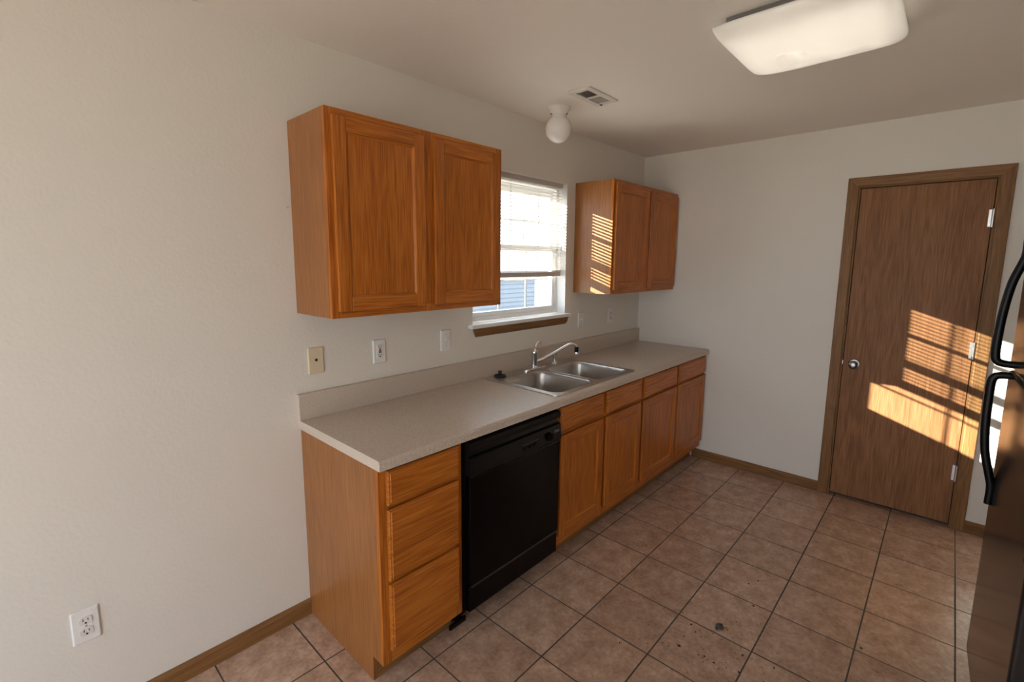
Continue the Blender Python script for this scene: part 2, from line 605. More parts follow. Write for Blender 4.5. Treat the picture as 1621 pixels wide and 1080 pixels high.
# ------------------------------------------------------------------ kitchen window
win = thing('window_1', 'white vinyl hung window above the sink between the upper cabinets', 'window', (2.0, 0.1, WZ0))
win['kind'] = 'structure'
FY0, FY1 = 0.072, 0.138
b = BM()
fw = 0.027
box(b, WX0, WX0 + fw, FY0, FY1, WZ0, WZ1, 0.003)
box(b, WX1 - fw, WX1, FY0, FY1, WZ0, WZ1, 0.003)
box(b, WX0 + fw, WX1 - fw, FY0, FY1, WZ1 - 0.040, WZ1, 0.003)
box(b, WX0 + fw, WX1 - fw, FY0, FY1, WZ0, WZ0 + 0.028, 0.003)
obj('window_frame', b, VINYL, win)
gx0, gx1 = WX0 + fw, WX1 - fw
def sash(name, y0, y1, z0, z1, rail_b, rail_t, stile):
    b = BM()
    box(b, gx0, gx0 + stile, y0, y1, z0, z1, 0.003)
    box(b, gx1 - stile, gx1, y0, y1, z0, z1, 0.003)
    box(b, gx0 + stile, gx1 - stile, y0, y1, z0, z0 + rail_b, 0.003)
    box(b, gx0 + stile, gx1 - stile, y0, y1, z1 - rail_t, z1, 0.003)
    s = obj(name, b, VINYL, win)
    ym = (y0 + y1) / 2
    b = BM()
    box(b, gx0 + stile - 0.004, gx1 - stile + 0.004, ym - 0.002, ym + 0.002, z0 + rail_b - 0.004, z1 - rail_t + 0.004)
    obj('pane', b, GLASS, s)
    b = BM()
    a0, a1, c0, c1 = gx0 + stile, gx1 - stile, z0 + rail_b, z1 - rail_t
    for k in (1, 2):
        xm = a0 + (a1 - a0) * k / 3
        box(b, xm - 0.006, xm + 0.006, ym + 0.003, ym + 0.009, c0, c1)
    zm = (c0 + c1) / 2
    box(b, a0, a1, ym + 0.0035, ym + 0.0085, zm - 0.006, zm + 0.006)
    obj('muntin_grid', b, VINYL, s)
sash('lower_sash', 0.078, 0.103, WZ0 + 0.018, 1.700, 0.036, 0.036, 0.029)
sash('upper_sash', 0.106, 0.131, 1.664, WZ1 - 0.036, 0.036, 0.062, 0.029)
b = BM()   # white boards lining the opening
box(b, WX0 + 0.0003, WX0 + 0.004, 0.0005, FY0, WZ0, WZ1 - 0.0003)
box(b, WX1 - 0.004, WX1 - 0.0003, 0.0005, FY0, WZ0, WZ1 - 0.0003)
box(b, WX0 + 0.004, WX1 - 0.004, 0.0005, FY0, WZ1 - 0.004, WZ1 - 0.0003)
obj('jamb_liner', b, WHITE_TRIM, win)
b = BM()
# stool and apron
box(b, WX0 + 0.0005, WX1 - 0.0005, 0.0, 0.0735, WZ0 - 0.024, WZ0)
box(b, WX0 - 0.035, WX1 + 0.035, -0.038, -0.0003, WZ0 - 0.024, WZ0, 0.006, seg=3)
obj('window_stool', b, WHITE_TRIM, win, label='white painted window stool board')
b = BM()
pr = [(-0.0004, WZ0 - 0.0245), (-0.017, WZ0 - 0.0245), (-0.017, WZ0 - 0.060), (-0.012, WZ0 - 0.072), (-0.0004, WZ0 - 0.078)]
va, vb_ = [], []
for y, z in pr:      # ends cut at a slant, shorter along the bottom
    k = (WZ0 - 0.0245 - z) * 0.45
    va.append(b.verts.new((WX0 - 0.002 + k, y, z)))
    vb_.append(b.verts.new((WX1 + 0.024 - k, y, z)))
for i in range(5):
    b.faces.new((va[i], va[(i + 1) % 5], vb_[(i + 1) % 5], vb_[i]))
b.faces.new(va[::-1]); b.faces.new(vb_)
obj('apron', b, TRIM_X, win, label='brown oak apron under the stool')

# venetian blind, half raised slats hanging to a stacked bottom rail
BX0, BX1, BY = WX0 + 0.014, WX1 - 0.018, 0.041
bl = thing('window_blind', 'white horizontal slat blind lowered over most of the kitchen window', 'blind', (2.0, BY, 1.50))
b = BM(); box(b, BX0 - 0.004, BX1 + 0.004, BY - 0.014, BY + 0.014, WZ1 - 0.032, WZ1 - 0.005, 0.002)
obj('headrail', b, SLAT, bl)
b = BM()
zs = WZ1 - 0.043
pitch = 0.0215
nsl = 0
tilt = math.radians(-6.0)
while zs > 1.543:
    A, n = [], 5
    for i in range(n + 1):
        u = -0.0125 + 0.025 * i / n
        A.append((BY + u * math.cos(tilt), zs + u * math.sin(tilt) + 0.0016 * (1 - (u / 0.0125) ** 2)))
    vt = [[b.verts.new((x, y, z)) for y, z in A] for x in (BX0, BX1)]
    vb_ = [[b.verts.new((x, y, z - 0.0005)) for y, z in A] for x in (BX0, BX1)]
    for i in range(n):
        b.faces.new((vt[0][i], vt[0][i + 1], vt[1][i + 1], vt[1][i]))
        b.faces.new((vb_[0][i], vb_[1][i], vb_[1][i + 1], vb_[0][i + 1]))
    for k in (0, n):
        b.faces.new((vt[0][k], vt[1][k], vb_[1][k], vb_[0][k]))
    for e in (0, 1):
        b.faces.new([*vt[e], *vb_[e][::-1]])
    zs -= pitch
    nsl += 1
obj('slats', b, SLAT, bl)
b = BM()
for k in range(4):
    z = 1.5355 - 0.0035 * k
    box(b, BX0, BX1, BY - 0.0125, BY + 0.0125, z - 0.0012, z + 0.0012)
box(b, BX0, BX1, BY - 0.012, BY + 0.012, 1.495, 1.5235, 0.003)
rail = obj('bottom_rail', b, SLAT, bl)
for xc in (BX0 + 0.07, 1.90, 2.17, BX1 - 0.012):
    b = BM()
    for yy in (BY - 0.0135, BY + 0.0135):
        tube(b, [(xc, yy, 1.505), (xc, yy, WZ1 - 0.02)], 0.0007, 6)
    zz = WZ1 - 0.043
    while zz > 1.543:
        box(b, xc - 0.004, xc + 0.004, BY - 0.0152, BY - 0.0140, zz - 0.003, zz + 0.003)
        zz -= pitch
    obj('ladder_cord', b, PORCELAIN, bl)

# ------------------------------------------------------------------ cabinetry
def panel_door(x0, x1, yb, yf, z0, z1, parent, name='door', fr=0.054):
    """frame-and-panel oak door: front at yf (more negative), recessed flat panel"""
    b = BM()
    box(b, x0, x0 + fr, yf, yb, z0, z1, 0.0035, 0)
    box(b, x1 - fr, x1, yf, yb, z0, z1, 0.0035, 0)
    box(b, x0 + fr - 0.0005, x1 - fr + 0.0005, yf, yb, z0, z0 + fr, 0.0035, 1)
    box(b, x0 + fr - 0.0005, x1 - fr + 0.0005, yf, yb, z1 - fr, z1, 0.0035, 1)
    # sloped inner sticking
    i0, i1, k0, k1 = x0 + fr, x1 - fr, z0 + fr, z1 - fr
    s, yp = 0.007, yf + 0.008
    A = [b.verts.new(p) for p in ((i0, yf + 0.002, k0), (i1, yf + 0.002, k0), (i1, yf + 0.002, k1), (i0, yf + 0.002, k1))]
    Bv = [b.verts.new(p) for p in ((i0 + s, yp, k0 + s), (i1 - s, yp, k0 + s), (i1 - s, yp, k1 - s), (i0 + s, yp, k1 - s))]
    for i in range(4):
        f = b.faces.new((A[i], A[(i + 1) % 4], Bv[(i + 1) % 4], Bv[i]))
        f.material_index = 1 if i in (0, 2) else 0
    d = obj(name, b, [OAK_Z, OAK_X], parent)
    b = BM()
    box(b, i0 - 0.003, i1 + 0.003, yp, yb - 0.003, k0 - 0.003, k1 + 0.003)
    obj('panel', b, OAK_Z, d)
    return d

def slab_front(x0, x1, yb, yf, z0, z1, parent, name='drawer'):
    b = BM()
    # routed edge: full size at the back, stepped in at the face
    st = [(0.0, yb), (0.0, yf + 0.008), (0.004, yf + 0.004), (0.009, yf + 0.0032), (0.0115, yf)]
    rings = [[b.verts.new(p) for p in ((x0 + o, y, z0 + o), (x1 - o, y, z0 + o), (x1 - o, y, z1 - o), (x0 + o, y, z1 - o))] for o, y in st]
    for a, c in zip(rings, rings[1:]):
        for i in range(4):
            b.faces.new((a[i], a[(i + 1) % 4], c[(i + 1) % 4], c[i]))
    b.faces.new(rings[0][::-1]); b.faces.new(rings[-1])
    return obj(name, b, OAK_X, parent)

BF = -0.602      # face-frame plane of base cabinets
FB, FF = -0.6035, -0.6215   # back and front of doors
ZC = 0.876

def carcass(parent, x0, x1, left_side, toe=True, right_side=False):
    b = BM()
    t = 0.016
    if left_side:   # finished end with a toe notch
        prism(b, [(-0.002, 0.001), (-0.530, 0.001), (-0.530, 0.105), (BF + 0.0192, 0.105), (BF + 0.0192, ZC - 0.0005), (-0.002, ZC - 0.0005)], 'x', x0, x0 + t)
    else:
        box(b, x0, x0 + t, BF + 0.02, -0.002, 0.105, ZC - 0.0005)
    box(b, x1 - t, x1, BF + 0.02, -0.002, 0.105, ZC - 0.0005)
    box(b, x0 + t, x1 - t, BF + 0.02, -0.002, 0.105, 0.121)
    box(b, x0 + t, x1 - t, -0.010, -0.002, 0.121, ZC - 0.0005)
    obj('carcass', b, OAK_SIDE, parent)

def face_frame(parent, x0, x1, stiles, rails, z0=0.105, yf=None, depth=0.019, z1=ZC - 0.0005):
    yf = BF if yf is None else yf
    b = BM()
    for a, c in stiles:
        box(b, a, c, yf, yf + depth, z0, z1, 0.001, 0)
    xs = sorted(stiles)
    for (a, c), (d, e) in zip(xs, xs[1:]):
        for r0, r1 in rails:
            box(b, c - 0.0002, d + 0.0002, yf + 0.0002, yf + depth, r0, r1, 0.0, 1)
    f = obj('face_frame', b, [OAK_Z, OAK_X], parent)
    # shadowed cabinet interior behind the frame
    return f

def toe_kick(parent, x0, x1):
    b = BM(); box(b, x0, x1, -0.529, -0.517, 0.001, 0.1045)
    return obj('toe_kick', b, TRIM_X, parent)

# three-drawer base
X0, X1 = 0.538, 0.926
c1 = thing('drawer_cabinet', 'honey oak base cabinet with three stacked drawers left of the dishwasher', 'cabinet', (X0, -0.3, 0))
carcass(c1, X0, X1, True)
face_frame(c1, X0, X1, [(X0, X0 + 0.038), (X1 - 0.036, X1 - 0.0005)], [(0.105, 0.15), (0.42, 0.44), (0.715, 0.735), (0.85, ZC - 0.0005)])
toe_kick(c1, X0 + 0.017, X1)
for z0, z1 in ((0.158, 0.424), (0.438, 0.714), (0.731, 0.861)):
    slab_front(0.568, 0.903, FB, FF, z0, z1, c1)

# sink base
X0, X1 = 1.561, 2.472
c2 = thing('sink_cabinet', 'honey oak sink base with two doors beside the dishwasher', 'cabinet', (X0, -0.3, 0))
carcass(c2, X0, X1, False)
face_frame(c2, X0, X1, [(X0 + 0.0005, X0 + 0.036), (1.990, 2.044), (X1 - 0.022, X1 - 0.0005)], [(0.105, 0.15), (0.70, 0.735), (0.85, ZC - 0.0005)])
toe_kick(c2, X0, X1)
for a, c in ((1.586, 1.996), (2.032, 2.449)):
    slab_front(a, c, FB, FF, 0.731, 0.861, c2, 'false_drawer_front')
    panel_door(a, c, FB, FF, 0.158, 0.712, c2)

# end base
X0, X1 = 2.4725, L - 0.001
c3 = thing('base_cabinet', 'honey oak base cabinet with two drawers over two doors against the end wall', 'cabinet', (X0, -0.3, 0))
carcass(c3, X0, X1, False)
face_frame(c3, X0, X1, [(X0 + 0.0005, X0 + 0.022), (2.972, 3.028), (X1 - 0.030, X1 - 0.0005)], [(0.105, 0.15), (0.70, 0.735), (0.85, ZC - 0.0005)])
toe_kick(c3, X0, X1)
for a, c in ((2.486, 2.985), (3.014, 3.521)):
    slab_front(a, c, FB, FF, 0.731, 0.861, c3)
    panel_door(a, c, FB, FF, 0.158, 0.712, c3)

# wall cabinets
def wall_cabinet(name, label, x0, x1, z0, z1, doors, stiles, yf=-0.305):
    c = thing(name, label, 'cabinet', (x0, -0.15, z0))
    b = BM()
    t = 0.016
    yb = -0.001
    fb = yf + 0.019
    box(b, x0, x0 + t, fb, yb, z0, z1)
    box(b, x1 - t, x1, fb, yb, z0, z1)
    box(b, x0 + t, x1 - t, fb, yb, z0 + 0.012, z0 + 0.028)
    box(b, x0 + t, x1 - t, fb, yb, z1 - 0.02, z1 - 0.002)
    box(b, x0 + t, x1 - t, yb - 0.008, yb, z0 + 0.028, z1 - 0.02)
    obj('carcass', b, OAK_SIDE, c)
    face_frame(c, x0, x1, stiles, [(z0, z0 + 0.042), (z1 - 0.042, z1)], z0, yf, 0.0188, z1)
    for a, e in doors:
        panel_door(a, e, yf - 0.0015, yf - 0.0195, z0 + 0.027, z1 - 0.027, c)
    return c
wall_cabinet('wall_cabinet', 'wide two-door oak upper cabinet above the outlets left of the window', 0.549, 1.4655, 1.374, 2.140,
             [(0.571, 0.981), (1.032, 1.443)], [(0.549, 0.587), (0.966, 1.047), (1.4275, 1.4655)])
wall_cabinet('wall_cabinet', 'two-door oak upper cabinet in the corner with sun stripes on its side', 2.543, L - 0.001, 1.378, 2.141,
             [(2.562, 3.030), (3.052, 3.513)], [(2.543, 2.583), (3.015, 3.066), (3.495, L - 0.001)])

# ------------------------------------------------------------------ countertop
SX0, SX1, SY0, SY1 = 1.588, 2.418, -0.588, -0.052      # sink rim
b = BM()
CX0, CX1, CYF = 0.5285, L - 0.0005, -0.632
HX0, HX1, HY0, HY1 = SX0 + 0.018, SX1 - 0.018, SY0 + 0.018, SY1 - 0.018
nose = [(-0.56, 0.9135), (-0.56, ZC), (CYF, ZC), (CYF, 0.902)]
for i in range(1, 6):
    a = math.radians(180 - 90 * i / 5)
    nose.append((CYF + 0.0115 + 0.0115 * math.cos(a), 0.902 + 0.0115 * math.sin(a)))
nose = [(HY0, 0.9135), (HY0, ZC)] + nose[2:]
prism(b, nose, 'x', CX0, CX1)
box(b, CX0, CX1, HY1, -0.0005, ZC, 0.9135)
box(b, CX0, HX0, HY0, HY1, ZC, 0.9135)
box(b, HX1, CX1, HY0, HY1, ZC, 0.9135)
ct = obj('countertop', b, LAM, None, (CX0, -0.3, ZC))
tag(ct, 'speckled beige-grey laminate worktop running over all the base cabinets', 'countertop')
b = BM()
bsp = [(-0.0005, 0.9137), (-0.021, 0.9137), (-0.021, 1.021), (-0.0195, 1.025), (-0.016, 1.0265), (-0.0005, 1.0265)]
prism(b, bsp, 'x', CX0, CX1)
obj('backsplash', b, LAM, ct)

# ------------------------------------------------------------------ sink
sink = thing('kitchen_sink', 'double-bowl stainless steel sink set into the worktop', 'sink', (2.0, -0.32, 0.914))
b = BM()
ZR = 0.9185
BOWLS = [(1.622, 1.985, -0.562, -0.150), (2.021, 2.384, -0.562, -0.150)]
outer = rrect(SX0, SX1, SY0, SY1, 0.03)
o0 = [b.verts.new((x, y, 0.9138)) for x, y in outer]
o1 = [b.verts.new((x * 0.998 + 0.002 * 2.003, y * 0.995 - 0.005 * 0.32, ZR)) for x, y in outer]
n = len(outer)
for i in range(n):
    b.faces.new((o0[i], o0[(i + 1) % n], o1[(i + 1) % n], o1[i]))
edges = [b.edges.get((o1[i], o1[(i + 1) % n])) for i in range(n)]
holes = []
for bw in BOWLS:
    h = [b.verts.new((x, y, ZR)) for x, y in rrect(*bw, 0.062)]
    for i in range(len(h)):
        edges.append(b.edges.new((h[i], h[(i + 1) % len(h)])))
    holes.append(h)
bmesh.ops.triangle_fill(b, use_beauty=True, use_dissolve=False, edges=edges, normal=(0, 0, 1))
obj('rim', b, STEEL, sink)
for bw in BOWLS:
    b = BM()
    levels = [(0.0, ZR, 0.062), (0.002, ZR + 0.001, 0.062), (0.006, ZR - 0.004, 0.06), (0.010, ZR - 0.02, 0.058), (0.016, ZR - 0.13, 0.055),
              (0.022, ZR - 0.150, 0.05), (0.036, ZR - 0.163, 0.045), (0.06, ZR - 0.168, 0.04)]
    prev = None
    for ins, z, r in levels:
        x0, x1, y0, y1 = bw
        ring = [b.verts.new((x, y, z)) for x, y in rrect(x0 + ins, x1 - ins, y0 + ins, y1 - ins, r)]
        if prev:
            for i in range(len(ring)):
                b.faces.new((prev[i], prev[(i + 1) % len(ring)], ring[(i + 1) % len(ring)], ring[i]))
        prev = ring
    b.faces.new(prev)
    bo = obj('bowl', b, STEEL, sink, smooth=50)
    b = BM()
    cx, cy = (bw[0] + bw[1]) / 2, (bw[2] + bw[3]) / 2 + 0.02
    lathe(b, [(0.043, -0.1675), (0.043, -0.1655), (0.036, -0.1645), (0.030, -0.1670), (0.012, -0.1672)], (cx, cy, ZR), 'z', 28)
    obj('drain', b, CHROME, bo, smooth=40)

fau = thing('faucet', 'chrome single-lever kitchen faucet on the back ledge of the sink', 'faucet', (2.0, -0.098, ZR))
ZF = ZR + 0.0004
b = BM()
rp_ = rrect(1.895, 2.105, -0.128, -0.070, 0.0285, 8)
for (i0, za), (i1, zb) in (((0, 0), (0, 0.006)), ((0, 0.006), (0.004, 0.010))):
    pass
rings = []
for ins, z in ((0, 0), (0, 0.006), (0.003, 0.0095), (0.012, 0.0115)):
    rings.append([b.verts.new((x, y, ZF + z)) for x, y in rrect(1.895 + ins, 2.105 - ins, -0.128 + ins, -0.070 - ins, 0.0285 - ins * 0.9, 8)])
for a, c in zip(rings, rings[1:]):
    for i in range(len(a)):
        b.faces.new((a[i], a[(i + 1) % len(a)], c[(i + 1) % len(a)], c[i]))
b.faces.new(rings[0][::-1]); b.faces.new(rings[-1])
obj('deck_plate', b, CHROME, fau, smooth=35)
b = BM()
fc = (2.0, -0.098, ZF + 0.0105)
lathe(b, [(0.025, 0), (0.0245, 0.006), (0.021, 0.010), (0.0205, 0.085), (0.0215, 0.088), (0.0215, 0.095), (0.019, 0.108), (0.012, 0.118), (0.004, 0.121)], fc, 'z', 28)
obj('body', b, CHROME, fau, smooth=35)
b = BM()
tube(b, smooth_path([(2.002, -0.098, ZF + 0.122), (2.010, -0.096, ZF + 0.140), (2.026, -0.094, ZF + 0.158), (2.050, -0.092, ZF + 0.166), (2.066, -0.091, ZF + 0.166)], 4),
     [0.0125] * 5 + [0.011] * 4 + [0.010] * 4 + [0.0095] * 4, 12)
obj('lever', b, CHROME, fau, smooth=50)
b = BM()
sp = smooth_path([(2.010, -0.108, ZF + 0.047), (2.05, -0.146, ZF + 0.070), (2.10, -0.194, ZF + 0.108), (2.145, -0.238, ZF + 0.145), (2.170, -0.262, ZF + 0.158), (2.188, -0.279, ZF + 0.150), (2.193, -0.284, ZF + 0.136)], 5)
tube(b, sp, [0.0135 - 0.0035 * min(1, i / 12) for i in range(len(sp))], 14)
obj('spout', b, CHROME, fau, smooth=60)
b = BM()
lathe(b, [(0.0125, 0.0), (0.0135, -0.004), (0.0135, -0.030), (0.011, -0.034)], (2.193, -0.284, ZF + 0.140), 'z', 20)
obj('aerator', b, BLACK_SATIN, fau, smooth=40, label='dark aerator at the spout tip')
b = BM()
lathe(b, [(0.0118, 0.0), (0.0125, -0.003), (0.0125, -0.014), (0.010, -0.016)], (2.193, -0.284, ZF + 0.106), 'z', 20)
obj('spray_nozzle', b, CHROME, fau, smooth=40)

spr = thing('side_sprayer', 'small chrome side sprayer standing right of the faucet', 'sprayer', (2.212, -0.098, ZR))
b = BM(); lathe(b, [(0.021, 0), (0.021, 0.004), (0.017, 0.010), (0.013, 0.013)], (2.212, -0.098, ZF), 'z', 24)
obj('base', b, PORCELAIN, spr, smooth=40, label='white sprayer base')
b = BM(); lathe(b, [(0.0105, 0.0135), (0.009, 0.03), (0.0095, 0.045), (0.014, 0.056), (0.0155, 0.066), (0.0145, 0.073), (0.008, 0.077)], (2.212, -0.098, ZF), 'z', 24)
obj('spray_head', b, CHROME, spr, smooth=40)

b = BM()
lathe(b, [(0.036, 0), (0.037, 0.004), (0.034, 0.010), (0.020, 0.014), (0.010, 0.017), (0.008, 0.024), (0.013, 0.028), (0.013, 0.033), (0.006, 0.036)], (1.688, -0.092, ZR + 0.0004), 'z', 28)
tag(obj('sink_stopper', b, RUBBER, None, (1.688, -0.092, ZR), smooth=40), 'black rubber sink stopper lying on the sink corner', 'stopper')

# ------------------------------------------------------------------ dishwasher
dw = thing('dishwasher', 'black built-in dishwasher between the drawer cabinet and the sink cabinet', 'dishwasher', (1.24, -0.3, 0))
DX0, DX1 = 0.929, 1.557
b = BM(); box(b, DX0, DX1, -0.606, -0.03, 0.10, 0.868)
obj('tub', b, BLACK_SATIN, dw)
b = BM()
box(b, DX0 + 0.012, DX1 - 0.006, -0.640, -0.607, 0.232, 0.716, 0.006, seg=3)
obj('door', b, BLACK, dw)
b = BM()
# control fascia with a recessed grip slot near its top
x0, x1 = DX0 + 0.012, DX1 - 0.004
prof = [(-0.607, 0.719), (-0.643, 0.719), (-0.646, 0.724), (-0.640, 0.798), (-0.622, 0.802), (-0.620, 0.822), (-0.638, 0.829), (-0.640, 0.846), (-0.634, 0.860), (-0.607, 0.864)]
prism(b, prof, 'x', x0, x1)
cp = obj('control_panel', b, BLACK_SATIN, dw)
b = BM()
lathe(b, [(0.021, 0.0), (0.021, -0.012), (0.018, -0.015), (0.004, -0.0155)], (1.452, -0.6435, 0.757), 'y', 28)
obj('dial', b, BLACK, cp, smooth=35)
b = BM(); box(b, 1.497, 1.532, -0.6475, -0.642, 0.764, 0.778, 0.002)
obj('latch_button', b, GREY_MARK, cp, label='small grey latch button')
b = BM()
for k in range(3):
    xk = 1.262 + k * 0.034
    box(b, xk, xk + 0.022, -0.6462, -0.6440, 0.742, 0.756, 0.001)
obj('push_buttons', b, BLACK, cp)
b = BM()
for k in range(9):
    xk = 1.262 + k * 0.013
    box(b, xk, xk + 0.007, -0.6447, -0.6435, 0.764, 0.7665)
obj('printed_marks', b, GREY_MARK, cp)
b = BM(); box(b, DX0 + 0.012, DX1 - 0.006, -0.632, -0.607, 0.108, 0.228, 0.004)
obj('access_panel', b, BLACK, dw)
b = BM(); box(b, DX0 + 0.014, DX1 - 0.010, -0.6455, -0.638, 0.2285, 0.2345, 0.002)  # lip greyer than the door, its highlight line put in as colour
obj('door_lip', b, LIP, dw, label='lip along the bottom of the door with its highlight painted grey')
b = BM()
box(b, DX0 + 0.002, DX1 - 0.002, -0.515, -0.500, 0.002, 0.099)
box(b, DX0 + 0.020, DX0 + 0.050, -0.546, -0.514, 0.004, 0.020)
box(b, 0.897, DX0 + 0.06, -0.556, -0.5445, 0.002, 0.024, 0.003)
obj('toe_panel', b, BLACK_SATIN, dw)

# ------------------------------------------------------------------ refrigerator (turned a little, black)
fr = thing('refrigerator', 'black top-freezer refrigerator at the right edge of the room', 'refrigerator', (2.150, -2.177, 0))
FW = 0.765
def fbox(b, x0, x1, y0, y1, z0, z1, bev=0.0, seg=3):
    box(b, 2.150 + x0, 2.150 + x1, -2.177 + y0, -2.177 + y1, z0, z1, bev, 0, seg)
b = BM(); fbox(b, -FW, 0, -0.70, -0.072, 0.05, 1.70, 0.006)
obj('cabinet_body', b, BLACK_TEX, fr)
b = BM(); fbox(b, -FW, 0, -0.068, 0, 0.112, 1.222, 0.010)
obj('fridge_door', b, FRIDGE_GLOSS, fr)
b = BM(); fbox(b, -FW, 0, -0.068, 0, 1.232, 1.705, 0.010)
obj('freezer_door', b, FRIDGE_GLOSS, fr)
b = BM(); fbox(b, -FW + 0.01, -0.01, -0.10, -0.055, 0.012, 0.104, 0.004)
obj('toe_grille', b, BLACK_SATIN, fr)
for sx in (-FW + 0.06, -0.06):
    for sy in (-0.62, -0.14):
        b = BM(); lathe(b, [(0.018, 0.0005), (0.018, 0.01), (0.01, 0.012), (0.01, 0.052)], (2.150 + sx, -2.177 + sy, 0), 'z', 14)
        obj('foot', b, BLACK_SATIN, fr)
def handle(pts, rr):
    b = BM()
    P = smooth_path([(2.150 + x, -2.177 + y, z) for x, y, z in pts], 6)
    tube(b, P, [rr] * len(P), 12, ref=(1, 0, 0))
    obj('handle', b, BLACK_SATIN, fr, smooth=60)
hx = -0.050
handle([(hx, -0.004, 1.246), (hx, 0.020, 1.247), (hx, 0.036, 1.253), (hx, 0.044, 1.272), (hx, 0.045, 1.33), (hx, 0.041, 1.43), (hx, 0.030, 1.53), (hx, 0.012, 1.60), (hx, 0.006, 1.63), (hx, 0.006, 1.68)], (0.0125, 0.0095))
handle([(hx, -0.004, 1.206), (hx, 0.020, 1.205), (hx, 0.036, 1.199), (hx, 0.044, 1.180), (hx, 0.045, 1.12), (hx, 0.043, 1.02), (hx, 0.034, 0.92), (hx, 0.014, 0.83), (hx, 0.006, 0.79), (hx, 0.006, 0.725)], (0.0125, 0.0095))
b = BM(); lathe(b, [(0.006, -0.001), (0.006, 0.002), (0.004, 0.003)], (2.150 - FW + 0.035, -2.177, 0.845), 'y', 12)
obj('plug_cap', b, SLOT, fr)
fr.rotation_euler = (0, 0, math.radians(2.0))

# ------------------------------------------------------------------ wall plates
def plate(name, label, cat, xc, zc, mat, w=0.071, h=0.117, group=None):
    t = thing(name, label, cat, (xc, 0, zc), group)
    b = BM()
    rings = []
    for ins, y in ((0, -0.0004), (0, -0.003), (0.004, -0.006)):
        rings.append([b.verts.new((x, y, z)) for x, z in rrect(xc - w / 2 + ins, xc + w / 2 - ins, zc - h / 2 + ins, zc + h / 2 - ins, 0.004, 3)])
    for a, c in zip(rings, rings[1:]):
        for i in range(len(a)):
            b.faces.new((a[i], a[(i + 1) % len(a)], c[(i + 1) % len(a)], c[i]))
    b.faces.new(rings[0][::-1]); b.faces.new(rings[-1])
    obj('cover_plate', b, mat, t)
    return t
def screw(t, xc, zc, mat=CHROME):
    b = BM(); lathe(b, [(0.0035, -0.0055), (0.0033, -0.0070), (0.0015, -0.0074)], (xc, 0, zc), 'y', 12)
    obj('screw', b, mat, t)
def receptacle(t, xc, zc, face_mat, size=0.0165):
    b = BM()
    pts = []
    for i in range(28):
        a = 2 * math.pi * i / 28
        pts.append((xc + max(-1, min(1, 1.15 * math.cos(a))) * size, zc + max(-0.82, min(0.82, math.sin(a))) * size))
    prism(b, pts, 'y', -0.0055, -0.0085)
    f = obj('receptacle', b, face_mat, t)
    b = BM()
    box(b, xc - 0.0075, xc - 0.0052, -0.0090, -0.0080, zc - 0.001, zc + 0.0085)
    box(b, xc + 0.0052, xc + 0.0075, -0.0090, -0.0080, zc - 0.000, zc + 0.0075)
    lathe(b, [(0.0032, -0.0080), (0.0032, -0.0090)], (xc, 0, zc - 0.0075), 'y', 12)
    obj('socket_slots', b, SLOT, f)

t = plate('cable_plate', 'almond blank wall plate with a centre hole, left above the worktop', 'wall plate', 0.6185, 1.162, PLATE_A)
b = BM(); lathe(b, [(0.006, -0.0055), (0.006, -0.0075), (0.0042, -0.0078)], (0.6185, 0, 1.164), 'y', 16)
obj('cable_hole', b, SLOT, t)
t = plate('safety_outlet', 'white outlet with dark red test button, second plate from the left above the worktop', 'outlet', 0.935, 1.160, PLATE_W)
b = BM(); box(b, 0.935 - 0.0168, 0.935 + 0.0168, -0.0085, -0.0055, 1.160 - 0.0335, 1.160 + 0.0335, 0.001)
f = obj('receptacle', b, PLATE_W, t)
for zc in (1.160 + 0.021, 1.160 - 0.019):
    b = BM()
    box(b, 0.935 - 0.0075, 0.935 - 0.0050, -0.0092, -0.0080, zc - 0.001, zc + 0.008)
    box(b, 0.935 + 0.0050, 0.935 + 0.0075, -0.0092, -0.0080, zc, zc + 0.007)
    lathe(b, [(0.0035, -0.0080), (0.0035, -0.0092)], (0.935, 0, zc - 0.006), 'y', 12)
    obj('socket_slots', b, SLOT, f)
b = BM(); box(b, 0.935 - 0.007, 0.935 + 0.007, -0.0100, -0.0082, 1.1625, 1.1695, 0.0008)
obj('reset_button', b, RED_BTN, f, label='dark red reset button')
b = BM(); box(b, 0.935 - 0.007, 0.935 + 0.007, -0.0100, -0.0082, 1.1535, 1.1605, 0.0008)
obj('test_button', b, SLOT, f, label='black test button')

def toggle(t, xc, zc, up=1):
    b = BM(); box(b, xc - 0.005, xc + 0.005, -0.0068, -0.0055, zc - 0.012, zc + 0.012)
    f = obj('switch_slot', b, PORCELAIN, t)
    b = BM()
    prism(b, [(-0.006, zc - 0.006 * up), (-0.019, zc + 0.008 * up), (-0.0185, zc + 0.013 * up), (-0.006, zc + 0.006 * up)], 'x', xc - 0.0042, xc + 0.0042)
    obj('toggle', b, PLATE_W, f)
    screw(t, xc, zc + 0.030); screw(t, xc, zc - 0.030)
t = plate('light_switch', 'white toggle light switch under the wide upper cabinet beside the window apron', 'switch', 1.350, 1.166, PLATE_W)
toggle(t, 1.350, 1.166)
t = plate('light_switch', 'white wall switch just right of the window, under the corner upper cabinet', 'switch', 2.652, 1.170, PLATE_W)
toggle(t, 2.652, 1.170)
t = plate('wall_outlet', 'white outlet near the corner under the right upper cabinet', 'outlet', 3.070, 1.170, PLATE_W)
receptacle(t, 3.070, 1.1895, PORCELAIN); receptacle(t, 3.070, 1.1505, PORCELAIN); screw(t, 3.070, 1.170)
t = plate('wall_outlet', 'white duplex outlet low on the bare left wall above the baseboard', 'outlet', -0.209, 0.385, PLATE_W, 0.073, 0.117)
receptacle(t, -0.209, 0.4045, PORCELAIN); receptacle(t, -0.209, 0.3655, PORCELAIN); screw(t, -0.209, 0.385)

